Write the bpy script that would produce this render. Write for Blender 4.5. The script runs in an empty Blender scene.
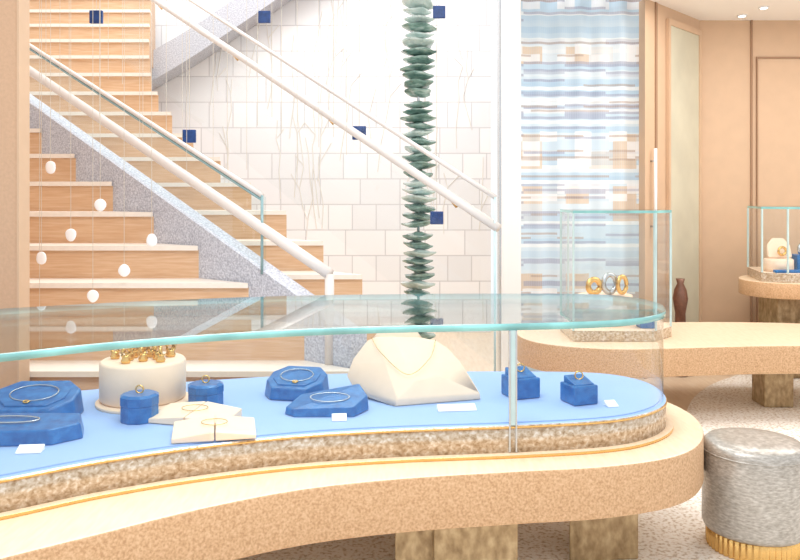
import bpy, bmesh, math, random
from mathutils import Vector, Matrix
random.seed(7)
S=bpy.context.scene
try:
    S.view_settings.view_transform='Standard'
except Exception: pass

def lin(c):
    r=[]
    for v in c:
        v=v/255.0
        r.append(v/12.92 if v<=0.04045 else ((v+0.055)/1.055)**2.4)
    return (r[0],r[1],r[2],1.0)

# ---------------------------------------------------------------- materials
def newmat(name):
    m=bpy.data.materials.new(name); m.use_nodes=True
    nt=m.node_tree; b=nt.nodes['Principled BSDF']
    return m,nt,b
def plain(name,c,rough=0.5,metal=0.0,noise=0.0,scale=20,bump=0.0,spec=None):
    m,nt,b=newmat(name)
    b.inputs['Roughness'].default_value=rough; b.inputs['Metallic'].default_value=metal
    tc=nt.nodes.new('ShaderNodeTexCoord'); n=nt.nodes.new('ShaderNodeTexNoise')
    n.inputs['Scale'].default_value=scale; n.inputs['Detail'].default_value=5
    nt.links.new(tc.outputs['Object'],n.inputs['Vector'])
    r=nt.nodes.new('ShaderNodeValToRGB'); L=lin(c)
    r.color_ramp.elements[0].position=0.3; r.color_ramp.elements[1].position=0.7
    r.color_ramp.elements[0].color=tuple(x*(1-noise) for x in L[:3])+(1,)
    r.color_ramp.elements[1].color=tuple(min(1,x*(1+noise)) for x in L[:3])+(1,)
    nt.links.new(n.outputs['Fac'],r.inputs['Fac']); nt.links.new(r.outputs['Color'],b.inputs['Base Color'])
    if bump>0:
        bp=nt.nodes.new('ShaderNodeBump'); bp.inputs['Strength'].default_value=bump; bp.inputs['Distance'].default_value=0.01
        nt.links.new(n.outputs['Fac'],bp.inputs['Height']); nt.links.new(bp.outputs['Normal'],b.inputs['Normal'])
    return m
def ramp3(name,cols,scale,rough,metal=0,stretch=(1,1,1),bump=0.2,detail=6,lo=.3,hi=.7,dist=0.0):
    m,nt,b=newmat(name)
    b.inputs['Roughness'].default_value=rough; b.inputs['Metallic'].default_value=metal
    tc=nt.nodes.new('ShaderNodeTexCoord'); mp=nt.nodes.new('ShaderNodeMapping'); mp.inputs['Scale'].default_value=stretch
    n=nt.nodes.new('ShaderNodeTexNoise'); n.inputs['Scale'].default_value=scale; n.inputs['Detail'].default_value=detail
    n.inputs['Distortion'].default_value=dist
    nt.links.new(tc.outputs['Object'],mp.inputs['Vector']); nt.links.new(mp.outputs['Vector'],n.inputs['Vector'])
    r=nt.nodes.new('ShaderNodeValToRGB')
    el=r.color_ramp.elements
    el[0].position=lo; el[0].color=lin(cols[0]); el[1].position=hi; el[1].color=lin(cols[-1])
    for i,c in enumerate(cols[1:-1]):
        e=el.new(lo+(hi-lo)*(i+1)/(len(cols)-1)); e.color=lin(c)
    nt.links.new(n.outputs['Fac'],r.inputs['Fac']); nt.links.new(r.outputs['Color'],b.inputs['Base Color'])
    bp=nt.nodes.new('ShaderNodeBump'); bp.inputs['Strength'].default_value=bump; bp.inputs['Distance'].default_value=0.01
    nt.links.new(n.outputs['Fac'],bp.inputs['Height']); nt.links.new(bp.outputs['Normal'],b.inputs['Normal'])
    return m
def glassmat(name,tint=(252,254,254),f0=.045,amp=.85):
    m=bpy.data.materials.new(name); m.use_nodes=True; nt=m.node_tree; nt.nodes.clear()
    o=nt.nodes.new('ShaderNodeOutputMaterial'); mx=nt.nodes.new('ShaderNodeMixShader')
    t=nt.nodes.new('ShaderNodeBsdfTransparent'); t.inputs['Color'].default_value=lin(tint)
    g=nt.nodes.new('ShaderNodeBsdfGlossy'); g.inputs['Roughness'].default_value=0.02
    f=nt.nodes.new('ShaderNodeLayerWeight'); f.inputs['Blend'].default_value=.5
    p=nt.nodes.new('ShaderNodeMath'); p.operation='POWER'; p.inputs[1].default_value=4.5
    a=nt.nodes.new('ShaderNodeMath'); a.operation='MULTIPLY_ADD'; a.inputs[1].default_value=amp; a.inputs[2].default_value=f0; a.use_clamp=True
    nt.links.new(f.outputs['Facing'],p.inputs[0]); nt.links.new(p.outputs[0],a.inputs[0]); nt.links.new(a.outputs[0],mx.inputs['Fac'])
    nt.links.new(t.outputs[0],mx.inputs[1]); nt.links.new(g.outputs[0],mx.inputs[2]); nt.links.new(mx.outputs[0],o.inputs['Surface'])
    return m
M={}
M['tan']=plain('tan_plaster',(204,168,138),.8,0,.05,60,.1)
M['tan2']=plain('tan_panel',(210,178,148),.6,0,.03,8)
M['groove']=plain('groove_shadow_gap',(164,130,104),.8)
M['white']=plain('white_paint',(248,249,251),.5,0,.01,5)
M['riser']=ramp3('oak_riser',[(204,162,126),(212,174,138),(220,186,154)],6,.5,0,(1,1,14),.03)
M['tread']=plain('pale_stone_tread',(240,230,218),.35,0,.03,30)
M['stringer']=ramp3('grey_relief_stone',[(168,170,182),(192,194,204),(214,216,224)],90,.7,0,(1,1,1),.5,8,.35,.65)
M['cork']=ramp3('cork_edge',[(186,144,104),(208,168,128),(222,186,148)],120,.5,0,(1,1,1),.10,8,.32,.68)
M['ttop']=ramp3('pale_oak_top',[(236,208,176),(244,222,194)],10,.35,0,(6,1,1),.01)
M['bronze']=ramp3('textured_bronze',[(158,132,104),(190,170,144),(214,200,182),(242,236,228)],62,.22,.4,(1,1,1.2),.22,10,.28,.74,.4)
M['gold']=plain('polished_gold',(232,190,120),.25,.8,.05,30)
M['leg']=ramp3('bronze_leg',[(140,114,80),(174,148,110),(202,178,140)],30,.4,.3,(1,1,.6),.12,8)
M['deck']=plain('blue_suede',(160,190,236),.8,0,.02,6)
M['blue']=ramp3('deep_blue_leather',[(22,92,160),(48,124,190)],30,.28,0,(1,1,1),.06)
M['cobalt']=plain('cobalt_tile',(24,66,130),.35,0,.25,40)
M['cream']=plain('cream_leather',(250,224,200),.6,0,.02,20,.03)
M['card']=plain('white_card',(252,252,252),.6)
M['silver']=plain('brushed_silver',(200,204,208),.25,.8,.03,40)
M['rail']=plain('cream_handrail',(222,214,208),.35,0,.02,20)
M['glass']=glassmat('clear_glass')
M['balglass']=glassmat('balustrade_glass',(242,249,249),.08,.5)
M['topglass']=glassmat('counter_top_glass',(246,251,250),.13,1.0)
M['edge']=plain('teal_glass_edge',(140,200,200),.1,0,.25,6)
M['glassedge']=plain('glass_edge_light',(196,220,222),.15,0,.1,6)
M['baledge']=plain('balustrade_glass_edge',(142,172,176),.15,.1,.1,6)
M['mirror']=plain('bronze_green_mirror',(210,208,188),.3,.15,.08,3)
M['dark']=plain('dark_bronze_vase',(126,88,72),.3,.3,.2,30)
M['floor']=ramp3('light_oak_floor',[(224,198,168),(238,216,190)],5,.4,0,(8,1,1),.02)
M['rug']=ramp3('speckled_rug',[(206,190,172),(238,228,216),(250,245,238)],60,.95,0,(1,1,1),.3,9,.36,.54)
M['ceil']=plain('ceiling_white',(250,246,242),.8)
M['petal']=plain('white_porcelain',(254,254,254),.3)
M['wire']=plain('fine_wire',(206,198,184),.4,.2)
M['twig']=plain('relief_twig_pale',(232,229,224),.6)
M['stool']=ramp3('silver_ribbed_fabric',[(158,152,144),(182,177,170),(206,202,196)],50,.32,.35,(1,1,3),.08,6,.3,.7)
M['lamp']=plain('lamp_lens',(255,250,240),.5)
b=M['lamp'].node_tree.nodes['Principled BSDF']; b.inputs['Emission Color'].default_value=(1,.95,.88,1); b.inputs['Emission Strength'].default_value=4
M['totem']=ramp3('sea_green_glass',[(70,102,96),(122,154,144),(190,210,202)],11,.12,0,(1,1,4),.3,6)
M['pale_totem']=ramp3('pale_cast_glass',[(160,186,180),(224,236,232)],12,.1,0,(1,1,3),.3,6)

# tiled wall
m,nt,b=newmat('white_tile_relief'); M['tile']=m
tc=nt.nodes.new('ShaderNodeTexCoord'); sp=nt.nodes.new('ShaderNodeSeparateXYZ'); cb=nt.nodes.new('ShaderNodeCombineXYZ')
nt.links.new(tc.outputs['Object'],sp.inputs[0]); nt.links.new(sp.outputs['X'],cb.inputs['X']); nt.links.new(sp.outputs['Z'],cb.inputs['Y'])
br=nt.nodes.new('ShaderNodeTexBrick'); br.inputs['Scale'].default_value=1.0; br.inputs['Brick Width'].default_value=.42
br.inputs['Row Height'].default_value=.27; br.inputs['Mortar Size'].default_value=.006; br.inputs['Color1'].default_value=lin((250,250,252))
br.inputs['Color2'].default_value=lin((236,238,242)); br.inputs['Mortar'].default_value=lin((212,212,216)); br.offset=.37; br.offset_frequency=3; br.squash=.6; br.squash_frequency=2
nt.links.new(cb.outputs[0],br.inputs['Vector']); nt.links.new(br.outputs['Color'],b.inputs['Base Color'])
bp=nt.nodes.new('ShaderNodeBump'); bp.inputs['Strength'].default_value=.2; bp.inputs['Distance'].default_value=.02; bp.invert=True
nt.links.new(br.outputs['Fac'],bp.inputs['Height']); nt.links.new(bp.outputs['Normal'],b.inputs['Normal']); b.inputs['Roughness'].default_value=.5

# woven textile
m,nt,b=newmat('woven_textile'); M['textile']=m
N=nt.nodes.new; LK=nt.links.new
tc=N('ShaderNodeTexCoord'); sp=N('ShaderNodeSeparateXYZ'); LK(tc.outputs['Object'],sp.inputs[0])
def math1(op,a,v1=None,v2=None):
    n=N('ShaderNodeMath'); n.operation=op
    if hasattr(a,'links'): LK(a,n.inputs[0])
    else: n.inputs[0].default_value=a
    for i,v in ((1,v1),(2,v2)):
        if v is None: continue
        if hasattr(v,'links'): LK(v,n.inputs[i])
        else: n.inputs[i].default_value=v
    return n.outputs[0]
def stripe(cell,xcell,lo,hi,off=0.0):
    z=math1('FLOOR',math1('DIVIDE',math1('ADD',sp.outputs['Z'],off),cell))
    c=N('ShaderNodeCombineXYZ'); LK(z,c.inputs['Y']); c.inputs['Z'].default_value=off
    if xcell: LK(math1('FLOOR',math1('DIVIDE',sp.outputs['X'],xcell)),c.inputs['X'])
    w=N('ShaderNodeTexWhiteNoise'); w.noise_dimensions='3D'; LK(c.outputs[0],w.inputs['Vector'])
    mr=N('ShaderNodeMapRange'); mr.inputs['From Min'].default_value=lo; mr.inputs['From Max'].default_value=hi; LK(w.outputs['Value'],mr.inputs['Value'])
    return mr.outputs[0]
def mix(f,c1,c2,k=1.0):
    if k!=1.0: f=math1('MULTIPLY',f,k)
    x=N('ShaderNodeMix'); x.data_type='RGBA'; LK(f,x.inputs['Factor'])
    for s,c in (('A',c1),('B',c2)):
        sock=[i for i in x.inputs if i.name==s and i.type=='RGBA'][0]
        if isinstance(c,tuple): sock.default_value=lin(c)
        else: LK(c,sock)
    return [o for o in x.outputs if o.type=='RGBA'][0]
c=mix(stripe(.16,0,.0,1.0,.03),(230,240,247),(196,220,238))
c=mix(stripe(.05,0,.5,1.0,1.7),c,(170,204,230),.65)
c=mix(stripe(.03,0,.75,.9,4.4),c,(240,246,250),.9)
sel=math1('MULTIPLY',stripe(.14,0,.62,.64,7.3),stripe(.14,.19,.45,.6,7.3))
c=mix(sel,c,(222,196,166),.8)
sel=math1('MULTIPLY',stripe(.14,0,.6,.65,9.1),stripe(.14,.14,.5,.6,3.3))
c=mix(sel,c,(248,249,251),.8)
c=mix(math1('MULTIPLY',stripe(.02,0,.78,.79,5.1),stripe(.02,.33,.35,.5,6.1)),c,(146,150,180),.6)
c=mix(math1('MULTIPLY',stripe(.017,0,.87,.88,2.2),stripe(.017,.21,.35,.5,8.1)),c,(174,146,130),.6)
wv=N('ShaderNodeTexWave'); wv.bands_direction='X'; wv.inputs['Scale'].default_value=18; LK(tc.outputs['Object'],wv.inputs['Vector'])
c=mix(wv.outputs['Fac'],c,(220,231,241),.18)
LK(c,b.inputs['Base Color']); b.inputs['Roughness'].default_value=.8

# ---------------------------------------------------------------- helpers
def root(name,loc=(0,0,0)):
    e=bpy.data.objects.new(name,None); e.location=loc; S.collection.objects.link(e); return e
def addmesh(name,verts,faces,mat,parent=None,smooth=False,bevel=0.0,seg=2):
    me=bpy.data.meshes.new(name); me.from_pydata([tuple(v) for v in verts],[],faces); me.update()
    bm=bmesh.new(); bm.from_mesh(me); bmesh.ops.recalc_face_normals(bm,faces=bm.faces); bm.to_mesh(me); bm.free()
    o=bpy.data.objects.new(name,me); S.collection.objects.link(o)
    if mat: 
        for x in (mat if isinstance(mat,list) else [mat]): me.materials.append(x)
    if smooth:
        for p in me.polygons: p.use_smooth=True
    if bevel>0:
        md=o.modifiers.new('bevel','BEVEL'); md.width=bevel; md.segments=seg; md.limit_method='ANGLE'; md.angle_limit=math.radians(35)
    if parent:
        o.parent=parent; o.matrix_parent_inverse=Matrix.Translation(-Vector(parent.location))
    return o
def boxvf(x0,x1,y0,y1,z0,z1):
    v=[(x0,y0,z0),(x1,y0,z0),(x1,y1,z0),(x0,y1,z0),(x0,y0,z1),(x1,y0,z1),(x1,y1,z1),(x0,y1,z1)]
    return v,[(0,3,2,1),(4,5,6,7),(0,1,5,4),(1,2,6,5),(2,3,7,6),(3,0,4,7)]
def box(name,x0,x1,y0,y1,z0,z1,mat,parent=None,bevel=0.0):
    v,f=boxvf(x0,x1,y0,y1,z0,z1); return addmesh(name,v,f,mat,parent,False,bevel)
def prismvf(out,z0,z1):
    n=len(out); v=[(p[0],p[1],z0) for p in out]+[(p[0],p[1],z1) for p in out]
    f=[tuple(reversed(range(n))),tuple(range(n,2*n))]+[(i,(i+1)%n,n+(i+1)%n,n+i) for i in range(n)]
    return v,f
def prism(name,out,z0,z1,mat,parent=None,bevel=0.0,sidemat=None,smooth=False):
    v,f=prismvf(out,z0,z1)
    o=addmesh(name,v,f,[mat,sidemat] if sidemat else mat,parent,False,bevel)
    if sidemat or smooth:
        for p in o.data.polygons:
            if abs(p.normal.z)<.5:
                if sidemat: p.material_index=1
                p.use_smooth=smooth
    return o
class Acc:
    def __init__(s): s.v=[];s.f=[]
    def add(s,v,f):
        b=len(s.v); s.v+=list(v); s.f+=[tuple(i+b for i in q) for q in f]
    def obj(s,name,mat,parent=None,smooth=False,bevel=0.0): return addmesh(name,s.v,s.f,mat,parent,smooth,bevel)
def tubevf(pts,r,n=8,cap=True):
    pts=[Vector(p) for p in pts]; v=[];f=[]
    for i,p in enumerate(pts):
        a=pts[max(0,i-1)]; c=pts[min(len(pts)-1,i+1)]; t=(c-a).normalized()
        u=t.cross(Vector((0,0,1)))
        if u.length<.05: u=t.cross(Vector((0,1,0)))
        u.normalize(); w=t.cross(u)
        for k in range(n):
            an=2*math.pi*k/n; v.append(tuple(p+u*r*math.cos(an)+w*r*math.sin(an)))
    for i in range(len(pts)-1):
        for k in range(n): f.append((i*n+k,i*n+(k+1)%n,(i+1)*n+(k+1)%n,(i+1)*n+k))
    if cap: f.append(tuple(range(n))); f.append(tuple(range((len(pts)-1)*n,len(pts)*n)))
    return v,f
def tube(name,pts,r,mat,parent=None,n=10):
    v,f=tubevf(pts,r,n); return addmesh(name,v,f,mat,parent,True)
def lathevf(prof,c=(0,0,0),n=40,flute=0,fd=0,sx=1,sy=1):
    v=[];f=[]
    for r,z in prof:
        for k in range(n):
            a=2*math.pi*k/n; rr=r+(fd*math.cos(flute*a) if flute else 0)
            v.append((c[0]+rr*math.cos(a)*sx,c[1]+rr*math.sin(a)*sy,c[2]+z))
    for i in range(len(prof)-1):
        for k in range(n): f.append((i*n+k,i*n+(k+1)%n,(i+1)*n+(k+1)%n,(i+1)*n+k))
    f.append(tuple(range(n))); f.append(tuple(range((len(prof)-1)*n,len(prof)*n)))
    return v,f
def lathe(name,prof,c,mat,parent=None,n=40,smooth=True,bevel=0,**k):
    v,f=lathevf(prof,c,n,**k); o=addmesh(name,v,f,mat,parent,False)
    for p in o.data.polygons: p.use_smooth= smooth and len(p.vertices)==4
    if bevel:
        md=o.modifiers.new('b','BEVEL'); md.width=bevel; md.segments=3; md.limit_method='ANGLE'
    return o
def hull(name,pts,mat,parent=None,bevel=.006,seg=3,smooth=False):
    bm=bmesh.new()
    for p in pts: bm.verts.new(p)
    bmesh.ops.convex_hull(bm,input=bm.verts)
    bmesh.ops.dissolve_limit(bm,angle_limit=.05,verts=bm.verts,edges=bm.edges)
    me=bpy.data.meshes.new(name); bm.to_mesh(me); bm.free(); me.materials.append(mat)
    o=bpy.data.objects.new(name,me); S.collection.objects.link(o)
    md=o.modifiers.new('bevel','BEVEL'); md.width=bevel; md.segments=seg; md.limit_method='ANGLE'; md.angle_limit=.2
    if smooth:
        for p in me.polygons: p.use_smooth=True
    if parent: o.parent=parent; o.matrix_parent_inverse=Matrix.Translation(-Vector(parent.location))
    return o
def smoothloop(P,k=8,closed=True):
    out=[];n=len(P)
    rng=range(n) if closed else range(n-1)
    for i in rng:
        if closed: p0,p1,p2,p3=P[(i-1)%n],P[i],P[(i+1)%n],P[(i+2)%n]
        else: p0,p1,p2,p3=P[max(0,i-1)],P[i],P[i+1],P[min(n-1,i+2)]
        for j in range(k):
            t=j/k; q=[]
            for d in range(len(p1)):
                a,b_,c_,e=p0[d],p1[d],p2[d],p3[d]
                q.append(.5*((2*b_)+(-a+c_)*t+(2*a-5*b_+4*c_-e)*t*t+(-a+3*b_-3*c_+e)*t**3))
            out.append(tuple(q))
    if not closed: out.append(tuple(P[-1]))
    return out
def offset(out,d):
    n=len(out); r=[]
    for i in range(n):
        a=Vector(out[i-1]);c=Vector(out[(i+1)%n]); t=(c-a).normalized()
        r.append((out[i][0]+t.y*d,out[i][1]-t.x*d))
    return r   # +d = outward for CCW

# ---------------------------------------------------------------- room shell
box('floor',-7,7,-1,9.5,-.1,0,M['floor'])
rug=smoothloop([(-3,1.5),(0,1.2),(3,1.2),(6,2),(6,6.6),(3.2,6.6),(2.6,6.3),(2.1,5.7),(1.6,4.7),(1.0,3.95),(.2,3.6),(-.6,3.2),(-1.8,2.5)],8)
prism('area_rug',rug,0.0,.014,M['rug'])
box('wall_left',-6,-1.818,3.8,3.9,0,4.2,M['tan'])
box('trim_1',-1.818,-1.808,3.795,3.905,0,4.2,M['tan2'])
box('wall_back',-6,.96,8.45,8.6,0,5.2,M['tile'])
wp=box('wall_pillar',.80,.955,6.3,6.45,0,4.2,M['white'],None,.01)
box('pillar_shade_strip',.785,.80,6.32,6.45,0,4.2,M['silver'])  # grey strip standing in for the shadow line along the pillar edge
v,f=prismvf([(1.93,6.3),(2.66,7.1),(2.80,7.1),(2.80,7.3),(2.55,7.3),(1.90,6.6)],0,3.0)
addmesh('wall_center',v,f,M['tan2'])
box('wall_right',2.8,6.2,7.1,7.25,0,3.0,M['tan2'])
v,f=prismvf([(.95,3.2),(6.2,3.2),(6.2,7.2),(2.64,7.2),(1.88,6.32),(.95,6.32)],3.0,3.1)
addmesh('ceiling',v,f,M['ceil'])
box('trim_2',3.11,3.125,7.085,7.1,0,3.0,M['groove'])
box('trim_3',3.16,6.2,7.085,7.1,2.66,2.675,M['groove'])
box('trim_4',3.16,3.172,7.085,7.1,0,2.66,M['groove'])
d=Vector((.73,.8,0)).normalized(); nrm=Vector((.8,-.73,0)).normalized()
def angled(name,t0,t1,z0,z1,off,th,mat,parent=None):
    A=Vector((1.93,6.3,0)); L=1.083
    p=[A+d*L*t0+nrm*off, A+d*L*t1+nrm*off, A+d*L*t1+nrm*(off+th), A+d*L*t0+nrm*(off+th)]
    v,f=prismvf([(q.x,q.y) for q in p],z0,z1); return addmesh(name,v,f,mat,parent)
dr=root('door_1')
angled('leaf',.38,.93,0.0,2.85,.002,.02,M['mirror'],dr)
angled('frame_left',.35,.38,0,2.9,.002,.03,M['tan2'],dr)
angled('frame_right',.93,.97,0,2.9,.002,.03,M['tan2'],dr)
angled('frame_top',.38,.93,2.85,2.9,.002,.03,M['tan2'],dr)
angled('trim_5',.16,.19,0,3,.0,.01,M['groove'])
h=root('door_pull_handle')
pa=Vector((1.93,6.3,0))+d*.10+nrm*.04
tube('bar',[(pa.x,pa.y,1.1),(pa.x,pa.y,1.82)],.014,M['white'],h)
for z in (1.2,1.72):
    q=pa-nrm*.04; tube('standoff',[(q.x,q.y,z),(pa.x,pa.y,z)],.008,M['silver'],h)
for i,(x,y) in enumerate([(2.95,6.9),(3.0,6.6),(3.5,6.0),(2.4,5.2),(4.2,5.0)]):
    r=root('ceiling_downlight'); lathe('bezel',[(.04,0),(.04,-.010),(.03,-.010)],(x,y,3.0),M['white'],r,20); lathe('lens',[(.028,0),(.028,-.012)],(x,y,3.0),M['lamp'],r,20)

# ---------------------------------------------------------------- textile screen
r=root('woven_textile_screen'); v=[];f=[]; nx=160
for i in range(nx+1):
    x=.965+i*(1.945-.965)/nx; y=6.42+.014*math.sin(x*38)+.010*math.sin(x*17)
    v+= [(x,y,.01),(x,y,4.2)]
f=[(2*i,2*i+2,2*i+3,2*i+1) for i in range(nx)]
addmesh('cloth',v,f,M['textile'],r,True)
box('hanging_rail',.96,1.95,6.40,6.45,4.2,4.24,M['silver'],r)

# ---------------------------------------------------------------- staircase
Xs=lambda D:-.5-(D-4.18)*1.40
F2X={-6:.80,-5:.54,-4:.29,-3:.03,-2:-.23,-1:-.49,0:-.76,1:-1.04,2:-1.31,3:-1.57,4:-1.80,5:-1.98,6:-2.11,7:-2.2,8:-2.28,9:-2.35,10:-2.42,11:-2.48,12:-2.52}
st=root('staircase'); ris=Acc(); tre=Acc()
def zk(k): return 1.346+.19*k
def stepadd(xl0,xl1,x0,x1,D0,D1,z,zb):
    ris.add(*prismvf([(xl0,D0),(x0,D0),(x1,D1),(xl1,D1)],zb,z-.028))
    tre.add(*prismvf([(xl0,D0-.022),(x0,D0-.022),(x1,D1),(xl1,D1)],z-.028,z))
for k in range(-4,5):
    D0=4.9+.24*k; D1=D0+.24
    stepadd(-3.9,-3.9,Xs(D0),Xs(D1),D0,D1,zk(k),max(0,zk(k)-.6) if k>-3 else 0)
D2=lambda k: max(4.0,5.36+.24*k) if k>-6 else 4.0
for k in range(-6,12):
    D0=D2(k); D1=D2(k+1)
    l0=Xs(D0)+.08 if D0<5.9 else -4.6; l1=Xs(D1)+.08 if D0<5.9 else -4.6
    stepadd(l0,l1,F2X[k],F2X[k+1],D0,D1,zk(k),max(0,zk(k)-.7))
ris.obj('risers',M['riser'],st); tre.obj('treads',M['tread'],st)
def sl(D,h): return (Xs(D),D,1.346+.19*(D-4.9)/.24+h)
def wallstrip(Da,Db,hb,ht,th):
    vv=[]
    for D in (Da,Db):
        x,y,z=sl(D,0)
        for dx in (0,th):
            vv.append((x+dx*.8,y+dx*.6,max(0,z+hb))); vv.append((x+dx*.8,y+dx*.6,z+ht))
    return vv,[(0,1,5,4),(2,6,7,3),(1,3,7,5),(0,4,6,2),(0,2,3,1),(4,5,7,6)]
v,f=wallstrip(4.0,6.15,-.75,.12,.10); addmesh('stringer',v,f,M['stringer'],st)
up=Acc()
P=smoothloop([(-2.9,2.55),(-2.2,2.95),(-1.6,3.35),(-1.0,3.75),(-.3,4.1)],6,False)
for i in range(len(P)-1):
    (xa,za),(xb,zb)=P[i],P[i+1]
    up.add([(xa,8.1,za-.16),(xb,8.1,zb-.16),(xb,8.44,zb-.16),(xa,8.44,za-.16),(xa,8.1,za+.14),(xb,8.1,zb+.14),(xb,8.44,zb+.14),(xa,8.44,za+.14)],[(0,3,2,1),(4,5,6,7),(0,1,5,4),(1,2,6,5),(2,3,7,6),(3,0,4,7)])
up.obj('upper_stringer',M['stringer'],st)
hb=root('stair_balustrade')
def line(fn,a,b,n=14): return [fn(a+(b-a)*i/n) for i in range(n+1)]
tube('handrail',line(lambda D:sl(D,.35),4.08,6.1)[::1],.030,M['rail'],hb,16)
tube('cap_rail',line(lambda D:sl(D,.53),4.36,6.1),.014,M['rail'],hb)
tube('glass_top_edge',line(lambda D:sl(D,.505),4.36,6.1),.008,M['baledge'],hb)
a=sl(4.08,.35); tube('end_post',[(a[0],a[1],.58),a],.024,M['rail'],hb)
a=sl(4.36,.53); tube('glass_post',[(a[0],a[1],a[2]-.43),a],.008,M['baledge'],hb)
vv=[]
for D in (4.36,6.1):
    x,y,z=sl(D,0); vv+=[(x+.02,y+.015,z+.12),(x+.02,y+.015,z+.52)]
addmesh('glass_panel',vv,[(0,2,3,1)],M['balglass'],hb)
for D in (4.7,5.2,5.7):
    a=sl(D,.35); tube('bracket',[(a[0],a[1],a[2]),(a[0]+.03,a[1]+.02,a[2]-.05)],.012,M['gold'],hb)
hc=root('stair_balustrade')
def L3(A,B,t): return tuple(A[i]+(B[i]-A[i])*t for i in range(3))
RC=[L3((.51,4.16,1.278),(-1.935,6.32,2.99),i/10) for i in range(14)]
RD=[L3((.494,4.16,1.44),(-1.70,6.20,3.01),i/10) for i in range(14)]
tube('handrail',RC,.024,M['rail'],hc,16); tube('cap_rail',RD,.013,M['rail'],hc)
gv=[];gf=[]
for i,p in enumerate(RD): gv+=[(p[0]+.01,p[1]+.01,p[2]-.90),(p[0]+.01,p[1]+.01,p[2]-.01)]
gf=[(2*i,2*i+2,2*i+3,2*i+1) for i in range(len(RD)-1)]
addmesh('glass_panel',gv,gf,M['glass'],hc,True)
p=RD[0]; tube('glass_edge_post',[(p[0],p[1],.3),p],.006,M['glassedge'],hc)
for i in (1,4,7,10):
    p=RC[i]; tube('bracket',[p,(p[0]+.05,p[1]+.04,p[2]-.06)],.014,M['gold'],hc)

# ---------------------------------------------------------------- hanging art
ha=root('hanging_petal_artwork'); wi=Acc(); pe=Acc()
def ell(c,a,b_,h,ro=0):
    vs=[];n=14;fs=[]
    rows=9
    for i in range(rows+1):
        t=math.pi*i/rows; w=math.sin(t)
        for k in range(n):
            an=2*math.pi*k/n; vs.append((c[0]+a*w*math.cos(an)*(1+.10*math.sin(2*t+c[0]*9)),c[1]+b_*w*math.sin(an),c[2]-h*math.cos(t)))
    for i in range(rows):
        for k in range(n): fs.append((i*n+k,i*n+(k+1)%n,(i+1)*n+(k+1)%n,(i+1)*n+k))
    return vs,fs
petals=[(-1.9,4.35,1.60),(-1.63,4.35,1.395),(-1.79,4.35,1.232),(-1.35,4.35,1.205),(-1.95,4.35,1.107),(-1.50,4.35,1.04),(-1.67,4.35,.90),(-1.96,4.35,.73)]
for p in petals:
    pe.add(*ell(p,.031,.006,.035)); wi.add(*tubevf([(p[0],p[1],p[2]+.03),(p[0],p[1],4.6)],.0014,5))
for i in range(22):
    x=-2.1+i*.085+random.uniform(-.03,.03); y=4.45+random.uniform(0,.3)
    wi.add(*tubevf([(x,y,random.uniform(1.5,1.9)+max(0,(-1.2-x))*.5),(x,y,4.6)],.0014,5))
wi.obj('suspension_wires',M['wire'],ha); pe.obj('petals',M['petal'],ha,True)
hs=root('hanging_blue_tile_artwork'); wi=Acc(); ti=Acc()
for x,z,s,D in [(-1.29,1.81,.04,4.9),(-.25,1.83,.042,4.9),(.225,1.31,.04,4.9),(.24,2.57,.038,4.9),(-.83,2.54,.037,4.9),(-1.86,2.54,.04,4.9)]:
    ti.add(*boxvf(x-s,x+s,D-.012,D+.012,z-s,z+s)); wi.add(*tubevf([(x,D,z),(x,D,4.6)],.0018,5))
wi.obj('suspension_wires',M['wire'],hs); ti.obj('tiles',M['cobalt'],hs,False,.004)
tw=Acc()
for i in range(40):
    x=random.uniform(-2.2,.85); z=random.uniform(1.0,2.9); pts=[(x,8.446,z)]
    for j in range(random.randint(3,6)):
        x+=random.uniform(-.05,.05); z+=random.uniform(.12,.32); pts.append((x,8.446,z))
        if random.random()<.2:
            tw.add(*tubevf([pts[-1],(x+random.choice([-1,1])*random.uniform(.05,.12),8.446,z+random.uniform(.1,.2))],.004,5))
    tw.add(*tubevf(pts,.005,5))
tw.obj('relief_twig_artwork',M['twig'])
to=root('stacked_glass_sculpture'); A=Acc(); B=Acc(); cx,cy=.125,5.45
z=.34; i=0
while z<3.0:
    rr=random.uniform(.092,.118); th=random.uniform(.048,.066); n=28; ph=random.uniform(0,6); tx=random.uniform(-.12,.12); ty=random.uniform(-.15,.08)
    ox=random.uniform(-.010,.010)
    jit=[random.uniform(.93,1.05) for _ in range(n)]
    vs=[];fs=[]
    prof=[(.22,0),(.62,.14*th),(.97,.48*th),(1.0,.66*th),(.60,.72*th),(.2,th)]
    for q,(k,zz) in enumerate(prof):
        for j in range(n):
            a=2*math.pi*j/n; r_=rr*k*(1+.10*math.cos(2*a+ph)+.05*math.cos(5*a+ph))*(jit[j] if k>.5 else 1)
            X_=r_*math.cos(a); Y_=r_*math.sin(a)
            vs.append((cx+ox+X_,cy+Y_,z+zz+tx*X_+ty*Y_+.006*math.sin(3*a+ph)*k))
    for q in range(len(prof)-1):
        for j in range(n): fs.append((q*n+j,q*n+(j+1)%n,(q+1)*n+(j+1)%n,(q+1)*n+j))
    fs.append(tuple(range(n))); fs.append(tuple(range(5*n,6*n)))
    (B if random.random()<.42 else A).add(vs,fs); z+=th*.96+(.03 if random.random()<.08 else 0); i+=1
A.obj('green_leaves',M['totem'],to); B.obj('pale_leaves',M['pale_totem'],to)
tube('core_rod',[(cx,cy,.05),(cx,cy,4.6)],.010,M['silver'],to)
lathe('base',[(.16,0),(.16,.3),(.14,.33)],(cx,cy,0),M['white'],to,30)

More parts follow.
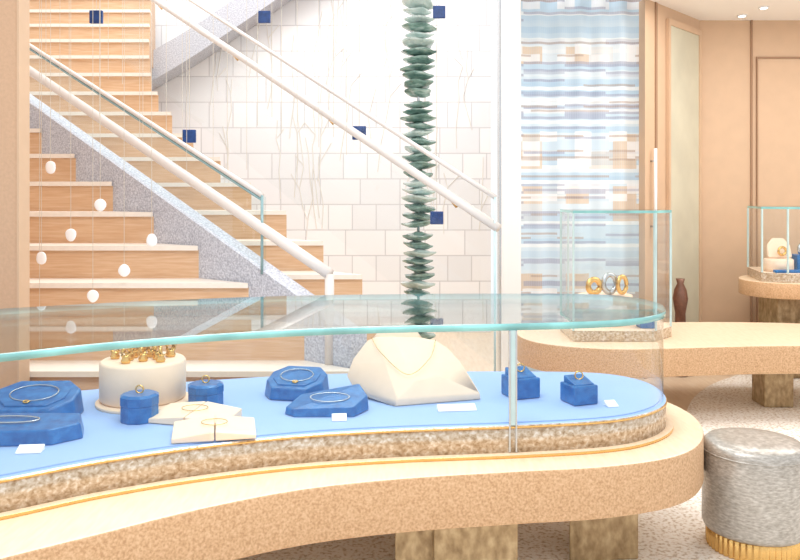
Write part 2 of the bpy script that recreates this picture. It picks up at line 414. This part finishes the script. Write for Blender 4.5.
# ---------------------------------------------------------------- main display counter
G=smoothloop([(-1.75,1.98),(-1.42,2.22),(-1.19,2.36),(-.956,2.53),(-.675,2.68),(-.35,2.80),(0,2.87),(.42,2.92),(.745,2.98),(.93,3.07),(1.06,3.22),(1.11,3.42),(1.08,3.62),(.95,3.75),(.70,3.79),(.3,3.79),(0,3.77),(-.45,3.72),(-.9,3.6),(-1.3,3.45),(-1.65,3.28),(-2.1,3.0),(-2.5,2.6),(-2.1,2.1)],8)
T=smoothloop([(-1.62,1.66),(-1.30,1.88),(-1.06,2.08),(-.85,2.24),(-.61,2.42),(-.325,2.58),(0,2.68),(.40,2.75),(.72,2.80),(1.0,2.91),(1.17,3.10),(1.26,3.38),(1.24,3.65),(1.12,3.84),(.76,3.90),(.3,3.91),(0,3.89),(-.45,3.84),(-.9,3.72),(-1.3,3.57),(-1.65,3.4),(-2.15,3.1),(-2.7,2.6),(-2.2,1.8)],8)
dc=root('jewelry_display_counter')
prism('tabletop',T,.315,.50,M['ttop'],dc,.008,M['cork'],True)
prism('brass_plinth',offset(G,.035),.50,.512,M['ttop'],dc,0,M['gold'],True)
prism('bronze_band',offset(G,.006),.512,.612,M['deck'],dc,0,M['bronze'],True)
prism('brass_lip',offset(G,.010),.602,.607,M['gold'],dc,0)
prism('suede_deck',offset(G,-.02),.608,.616,M['deck'],dc)
n=len(G); Gi=offset(G,-.004)
addmesh('glass_wall',[(p[0],p[1],.612) for p in Gi]+[(p[0],p[1],.957) for p in Gi],[(i,(i+1)%n,n+(i+1)%n,n+i) for i in range(n)],M['glass'],dc,True)
prism('glass_top',offset(G,.006),.957,.982,M['topglass'],dc,0,M['edge'],True)
box('glass_joint_1',.396,.402,2.905,2.922,.516,.957,M['silver'],dc)
box('glass_joint_2',.402,.420,2.909,2.922,.612,.957,M['glassedge'],dc)
box('glass_joint_3',.420,.426,2.906,2.925,.516,.957,M['silver'],dc)
for nm,x0,x1,y0,y1 in [('leg_1',-.02,.42,2.86,3.12),('leg_2',.66,.94,3.12,3.42),('leg_3',-1.25,-.9,2.6,2.95),('leg_4',-1.9,-1.55,2.7,3.1)]:
    hull(nm,[(x0,y0,.014),(x1,y0+.03,.014),(x1-.03,y1,.014),(x0+.1,y1,.014),(x0-.0,y0,.32),(x1+.0,y0+.03,.32),(x1,y1,.32),(x0+.1,y1,.32)],M['leg'],dc,.008)
hull('leg_1_face',[(.12,2.83,.014),(.42,2.85,.014),(.42,2.88,.014),(.12,2.87,.014),(.12,2.83,.318),(.42,2.85,.318),(.42,2.88,.318),(.12,2.87,.318)],M['leg'],dc,.004)

ZD=.616
def ringcurve(name,c,rx,ry,r,mat,parent,tilt=0,sag=0,a0=0,a1=2*math.pi,n=40):
    pts=[]
    for i in range(n+1):
        a=a0+(a1-a0)*i/n; y=ry*math.sin(a); pts.append((c[0]+rx*math.cos(a),c[1]+y*math.cos(tilt),c[2]+y*math.sin(tilt)))
    return tube(name,pts,r,mat,parent,6)
def octstand(name,x,y,w,dp,zf,zb,rot=0,bev=.008):
    r=root(name); pts=[]
    def T_(u,v_,z): 
        c,s=math.cos(rot),math.sin(rot); return (x+u*c-v_*s,y+u*s+v_*c,z)
    base=[(-.5,-.18),(-.3,-.5),(.3,-.5),(.5,-.18),(.5,.2),(.3,.5),(-.3,.5),(-.5,.2)]
    for u,v_ in base:
        t=v_+.5; zz=ZD+zf+(zb-zf)*t
        pts.append(T_(u*w,v_*dp,ZD+.001)); pts.append(T_(u*w*.93,v_*dp*.93,zz))
    hull('body',pts,M['blue'],r,bev)
    tl=math.atan2(zb-zf,dp)
    hull('inset_pad',[T_(u*w*.72,v_*dp*.72,ZD+zf+(zb-zf)*(v_*.72+.5)+h_) for u,v_ in base for h_ in (-.004,.004)],M['blue'],r,.003)
    ringcurve('necklace',(x,y,ZD+(zf+zb)/2+.008),w*.26,dp*.26,.002,M['silver'],r,tl)
    ringcurve('pendant',(x,y-dp*.28,ZD+zf+(zb-zf)*.2+.01),.010,.008,.003,M['gold'],r,tl)
    return r
octstand('necklace_display_stand',-1.38,3.02,.34,.24,.05,.11,.05)
octstand('necklace_display_stand',-.43,3.34,.26,.22,.05,.10,-.2)
# wedge stand with a bracelet in front of it
r=root('bracelet_display_stand')
hull('body',[(-.44,3.04,ZD+.001),(-.40,3.0,ZD+.001),(-.17,3.0,ZD+.001),(-.12,3.10,ZD+.001),(-.16,3.19,ZD+.001),(-.40,3.16,ZD+.001),
 (-.435,3.045,ZD+.028),(-.40,3.01,ZD+.028),(-.175,3.01,ZD+.035),(-.125,3.10,ZD+.06),(-.16,3.18,ZD+.085),(-.39,3.15,ZD+.05)],M['blue'],r,.006)
ringcurve('bracelet',(-.27,3.08,ZD+.056),.075,.035,.002,M['silver'],r,.25)
r=root('jewelry_tray'); hull('body',[(-1.66,2.62,ZD),(-1.16,2.66,ZD),(-1.085,2.74,ZD),(-1.12,2.84,ZD),(-1.66,2.84,ZD),(-1.66,2.62,ZD+.05),(-1.17,2.67,ZD+.05),(-1.095,2.74,ZD+.055),(-1.13,2.83,ZD+.065),(-1.66,2.83,ZD+.065)],M['blue'],r,.006)
ringcurve('bracelet',(-1.34,2.75,ZD+.063),.10,.03,.003,M['silver'],r,.1)

r=root('ring_display_pedestal')
lathe('plate',[(.185,0),(.185,.012)],(-1.03,3.22,ZD),M['cream'],r,48)
lathe('drum',[(.160,.012),(.168,.02),(.168,.160),(.160,.170)],(-1.04,3.24,ZD),M['cream'],r,48)
A=Acc()
for i in range(13):
    a=i*.62; rr=.10 if i%2 else .05; x=-1.04+rr*1.15*math.cos(a); y=3.24+rr*math.sin(a)*.9
    A.add(*lathevf([(.016,0),(.02,.01),(.014,.02),(.018,.03)],(x,y,ZD+.170),12))
    ph=random.uniform(0,3.1)
    A.add(*tubevf([(x+.018*math.cos(t*.5)*math.cos(ph),y+.018*math.cos(t*.5)*math.sin(ph),ZD+.212+.018*math.sin(t*.5)) for t in range(14)],.006,6))
A.obj('gold_rings',M['gold'],r,True)
def roundbox(name,x,y,rad,h):
    r=root(name)
    lathe('base',[(rad*.96,0),(rad,.006),(rad,h*.55),(rad*.97,h*.58)],(x,y,ZD),M['blue'],r,10,False)
    lathe('lid',[(rad*.97,h*.6),(rad*1.02,h*.63),(rad*1.02,h*.92),(rad*.85,h)],(x,y,ZD),M['blue'],r,10,False)
    lathe('band',[(rad*.985,h*.56),(rad*.985,h*.63)],(x,y,ZD),M['blue'],r,10,False)
    ringcurve('ring',(x,y,ZD+h+.014),.014,.014,.003,M['gold'],r,math.pi/2)
    return r
roundbox('ring_box',-.965,2.965,.070,.10)
roundbox('ring_box',-.77,3.17,.070,.09)
def folder(name,x,y,w,dp,rot,mat):
    r=root(name); c,s=math.cos(rot),math.sin(rot)
    T_=lambda u,v_,z:(x+u*c-v_*s,y+u*s+v_*c,ZD+z)
    hull('left_leaf',[T_(-w/2,-dp/2,.002),T_(0,-dp/2,.002),T_(0,dp/2,.002),T_(-w/2,dp/2,.002),T_(-w/2,-dp/2,.018),T_(0,-dp/2,.034),T_(0,dp/2,.05),T_(-w/2,dp/2,.034)],mat,r,.004)
    hull('right_leaf',[T_(0.004,-dp/2,.002),T_(w/2,-dp/2,.002),T_(w/2,dp/2,.002),T_(0.004,dp/2,.002),T_(0.004,-dp/2,.034),T_(w/2,-dp/2,.016),T_(w/2,dp/2,.032),T_(0.004,dp/2,.05)],mat,r,.004)
    ringcurve('bracelet',T_(0,0,.046),w*.16,dp*.18,.0014,M['gold'],r,.1)
folder('leather_display_folder',-.76,2.965,.30,.17,-.25,M['cream'])
folder('leather_display_folder',-.645,2.78,.28,.16,.22,M['cream'])
def card(x,y,w,rot=0):
    r=root('price_card'); c,s=math.cos(rot),math.sin(rot)
    T_=lambda u,v_,z:(x+u*c-v_*s,y+u*s+v_*c,ZD+z)
    hull('card',[T_(-w/2,-.02,.001),T_(w/2,-.02,.001),T_(w/2,.02,.001),T_(-w/2,.02,.001),T_(-w/2,-.018,.006),T_(w/2,-.018,.006),T_(w/2,.02,.02),T_(-w/2,.02,.02)],M['card'],r,.001,1)
card(-1.20,2.595,.08,.1); card(-.225,2.965,.055,.1); card(.22,3.10,.15,.12)
r=root('necklace_bust_display')
hull('chest',[(-.17,3.30,ZD+.012),(-.02,3.15,ZD+.001),(.33,3.26,ZD+.001),(.27,3.5,ZD),(-.13,3.52,ZD),
 (-.225,3.36,ZD+.075),(-.19,3.31,ZD+.03),(-.20,3.38,ZD+.14),(-.01,3.15,ZD+.03),(.325,3.25,ZD+.028),(.295,3.30,ZD+.075),(.25,3.34,ZD+.14),(.20,3.38,ZD+.19),
 (-.14,3.40,ZD+.215),(-.10,3.38,ZD+.235),(-.03,3.36,ZD+.24),(.08,3.37,ZD+.235),(.15,3.41,ZD+.215),(.06,3.2,ZD+.09),(.16,3.24,ZD+.10),(-.10,3.5,ZD+.2),(.13,3.5,ZD+.19)],M['cream'],r,.02,4,True)
lathe('neck',[(.115,0),(.09,.03),(.078,.055),(.076,.07)],(-.01,3.43,ZD+.21),M['cream'],r,32,sy=.6)
nk=smoothloop([(-.12,3.382,ZD+.232),(-.08,3.30,ZD+.185),(.03,3.205,ZD+.115),(.12,3.27,ZD+.165),(.15,3.38,ZD+.222)],8,False)
tube('necklace',nk,.0014,M['gold'],r,6)
def cube(name,x,y,s):
    r=root(name); rot=.35; c,sn=math.cos(rot),math.sin(rot)
    T_=lambda u,v_,z:(x+u*c-v_*sn,y+u*sn+v_*c,ZD+z)
    hull('box',[T_(u*s,v_*s,z) for u in (-.5,.5) for v_ in (-.5,.5) for z in (.001,s*.7)],M['blue'],r,.006)
    hull('slanted_pad',[T_(u*s*.8,v_*s*.8,z) for u,v_,z in [(-.5,-.5,s*.66),(.5,-.5,s*.66),(-.5,.5,s*.66),(.5,.5,s*.66),(-.5,-.5,s*.74),(.5,-.5,s*.74),(-.5,.5,s*.95),(.5,.5,s*.95)]],M['blue'],r,.004)
    ringcurve('ring',T_(0,0,s*.98),.016,.016,.003,M['gold'],r,math.pi/2)
cube('ring_display_cube',.50,3.32,.12); cube('ring_display_cube',.72,3.22,.11)
card(.835,3.16,.045,.2)

# ---------------------------------------------------------------- far curved table
T2=smoothloop([(.80,5.45),(.92,5.12),(1.3,4.94),(1.8,4.98),(2.3,5.04),(2.8,5.02),(3.5,4.85),(4.3,4.5),(5,4.6),(5,5.3),(4.2,5.6),(3.3,5.85),(2.6,5.98),(1.9,5.98),(1.3,5.97),(.92,5.82)],8)
ct=root('curved_display_table')
prism('tabletop',T2,.32,.50,M['ttop'],ct,.008,M['cork'],True)
for nm,x0,x1,y0 in [('leg_1',2.46,2.66,5.4),('leg_2',1.2,1.45,5.3),('leg_3',3.6,3.85,5.2)]:
    hull(nm,[(x0,y0,.014),(x1,y0,.014),(x1,y0+.2,.014),(x0,y0+.2,.014),(x0,y0,.322),(x1,y0,.322),(x1,y0+.2,.322),(x0,y0+.2,.322)],M['leg'],ct,.01)
def gcase(name,out,z0,z1):
    r=root(name); n=len(out)
    prism('bronze_base',out,z0,z0+.07,M['cream'],r,.003,M['bronze'])
    Gi=offset(out,-.006)
    addmesh('glass_walls',[(p[0],p[1],z0+.07) for p in Gi]+[(p[0],p[1],z1-.018) for p in Gi],[(i,(i+1)%n,n+(i+1)%n,n+i) for i in range(n)],M['glass'],r)
    prism('glass_lid',out,z1-.018,z1,M['topglass'],r,0,M['edge'])
    for i,p in enumerate(Gi): box('corner_joint_%d'%(i+1),p[0]-.006,p[0]+.006,p[1]-.006,p[1]+.006,z0+.07,z1-.018,M['glassedge'],r)
    return r
gcase('glass_display_case',[(1.12,5.18),(1.66,5.18),(1.82,5.36),(1.82,5.72),(1.2,5.72),(1.12,5.6)],.501,1.35)
r=root('jewelry_riser_display')
lathe('riser',[(.14,0),(.15,.01),(.15,.17),(.14,.18)],(1.40,5.46,.571),M['cream'],r,36)
lathe('disc',[(.18,.18),(.18,.20)],(1.40,5.46,.571),M['cream'],r,36)
def arch(c,w,h,t,mat,nm):
    pts=[(c[0]+w*math.cos(2*math.pi*i/24-math.pi/2),c[1]+.012*math.sin(2*math.pi*i/24),c[2]+h+h*math.sin(2*math.pi*i/24-math.pi/2)) for i in range(25)]
    return tube(nm,pts,t,mat,r,10)
arch((1.31,5.40,.79),.042,.045,.020,M['gold'],'cuff_1'); arch((1.42,5.42,.79),.045,.060,.018,M['silver'],'cuff_2'); arch((1.50,5.40,.79),.032,.055,.015,M['gold'],'cuff_3')
r2=root('ring_display_cube'); hull('box',[(x,y,z) for x in (1.58,1.68) for y in (5.26,5.36) for z in (.572,.65)],M['blue'],r2,.006)
ringcurve('ring',(1.63,5.31,.668),.018,.018,.004,M['gold'],r2,math.pi/2)
pt=root('pedestal_display_table')
P3=smoothloop([(2.72,6.4),(2.84,6.1),(3.3,5.97),(3.9,6.0),(4.3,6.3),(4.2,6.75),(3.5,6.9),(2.95,6.75)],6)
prism('tabletop',P3,.66,.78,M['ttop'],pt,.006,M['cork'],True)
hull('pedestal',[(x,y,z) for x in (2.95,3.7) for y in (6.25,6.6) for z in (.015,.665)],M['leg'],pt,.02)
gcase('glass_display_case',[(2.80,6.2),(2.95,6.08),(3.6,6.08),(3.8,6.25),(3.7,6.68),(2.9,6.68)],.781,1.36)
r=root('jewelry_riser_display')
lathe('riser',[(.10,0),(.11,.01),(.11,.09),(.10,.1)],(2.98,6.3,.851),M['cream'],r,30)
hull('blue_pad',[(x,y,z) for x in (2.88,3.3) for y in (6.13,6.18) for z in (.852,.875)],M['blue'],r,.006)
hull('white_bust',[(2.9,6.3,.95),(3.1,6.3,.95),(2.92,6.38,.95),(3.08,6.38,.95),(2.95,6.36,1.12),(3.05,6.36,1.12),(2.9,6.34,1.06),(3.1,6.34,1.06)],M['cream'],r,.02)
hull('blue_box',[(x,y,z) for x in (3.12,3.26) for y in (6.28,6.4) for z in (.852,.98)],M['blue'],r,.01)
arch((3.19,6.34,.98),.035,.04,.014,M['silver'],'cuff'); arch((3.0,6.28,.98),.035,.03,.010,M['gold'],'collar')
lathe('bronze_floor_vase',[(.06,0),(.075,.05),(.05,.25),(.04,.5),(.06,.62),(.048,.69),(.025,.74),(.036,.78)],(2.25,6.42,0),M['dark'],None,28)

# ---------------------------------------------------------------- stool
s=root('upholstered_stool'); c=(1.445,3.27,.014)
lathe('fluted_base',[(.176,0),(.180,.008),(.180,.072),(.176,.078)],c,M['gold'],s,240,flute=48,fd=.004)
lathe('seat',[(.17,.078),(.192,.082),(.199,.10),(.199,.40),(.194,.42),(.178,.435),(.12,.442),(.0005,.444)],c,M['stool'],s,64)
tube('seam_piping',[(c[0]+.1995*math.cos(a*math.pi/24),c[1]+.1995*math.sin(a*math.pi/24),c[2]+.395) for a in range(49)],.003,M['stool'],s,6)

# ---------------------------------------------------------------- light
w=bpy.data.worlds.new('world'); S.world=w; w.use_nodes=True
bg=w.node_tree.nodes['Background']; bg.inputs[0].default_value=(.97,.985,1,1); bg.inputs[1].default_value=1.05
def area(name,loc,size,power,rot=(0,0,0),col=(1,.98,.95)):
    l=bpy.data.lights.new(name,'AREA'); l.shape='RECTANGLE'; l.size=size[0]; l.size_y=size[1]; l.energy=power; l.color=col
    o=bpy.data.objects.new(name,l); o.location=loc; o.rotation_euler=rot; S.collection.objects.link(o); return o
area('stair_fill_light',(-1,6,5.1),(4,3),185)  # added area light, out of view, brightens the stairwell from above
area('showroom_fill_light',(3.4,5.2,2.95),(3,2),66)  # added fill, makes up for world light blocked by the ceiling slab
area('counter_fill_light',(-.2,2.2,3.2),(2.0,1.0),66)  # unseen fill added above the counter to brighten it

cam=bpy.data.cameras.new('camera'); co=bpy.data.objects.new('camera',cam); S.collection.objects.link(co); S.camera=co
co.location=(0,0,1.45); co.rotation_euler=(math.pi/2,0,0); cam.sensor_width=36; cam.lens=36; cam.shift_y=-85/800
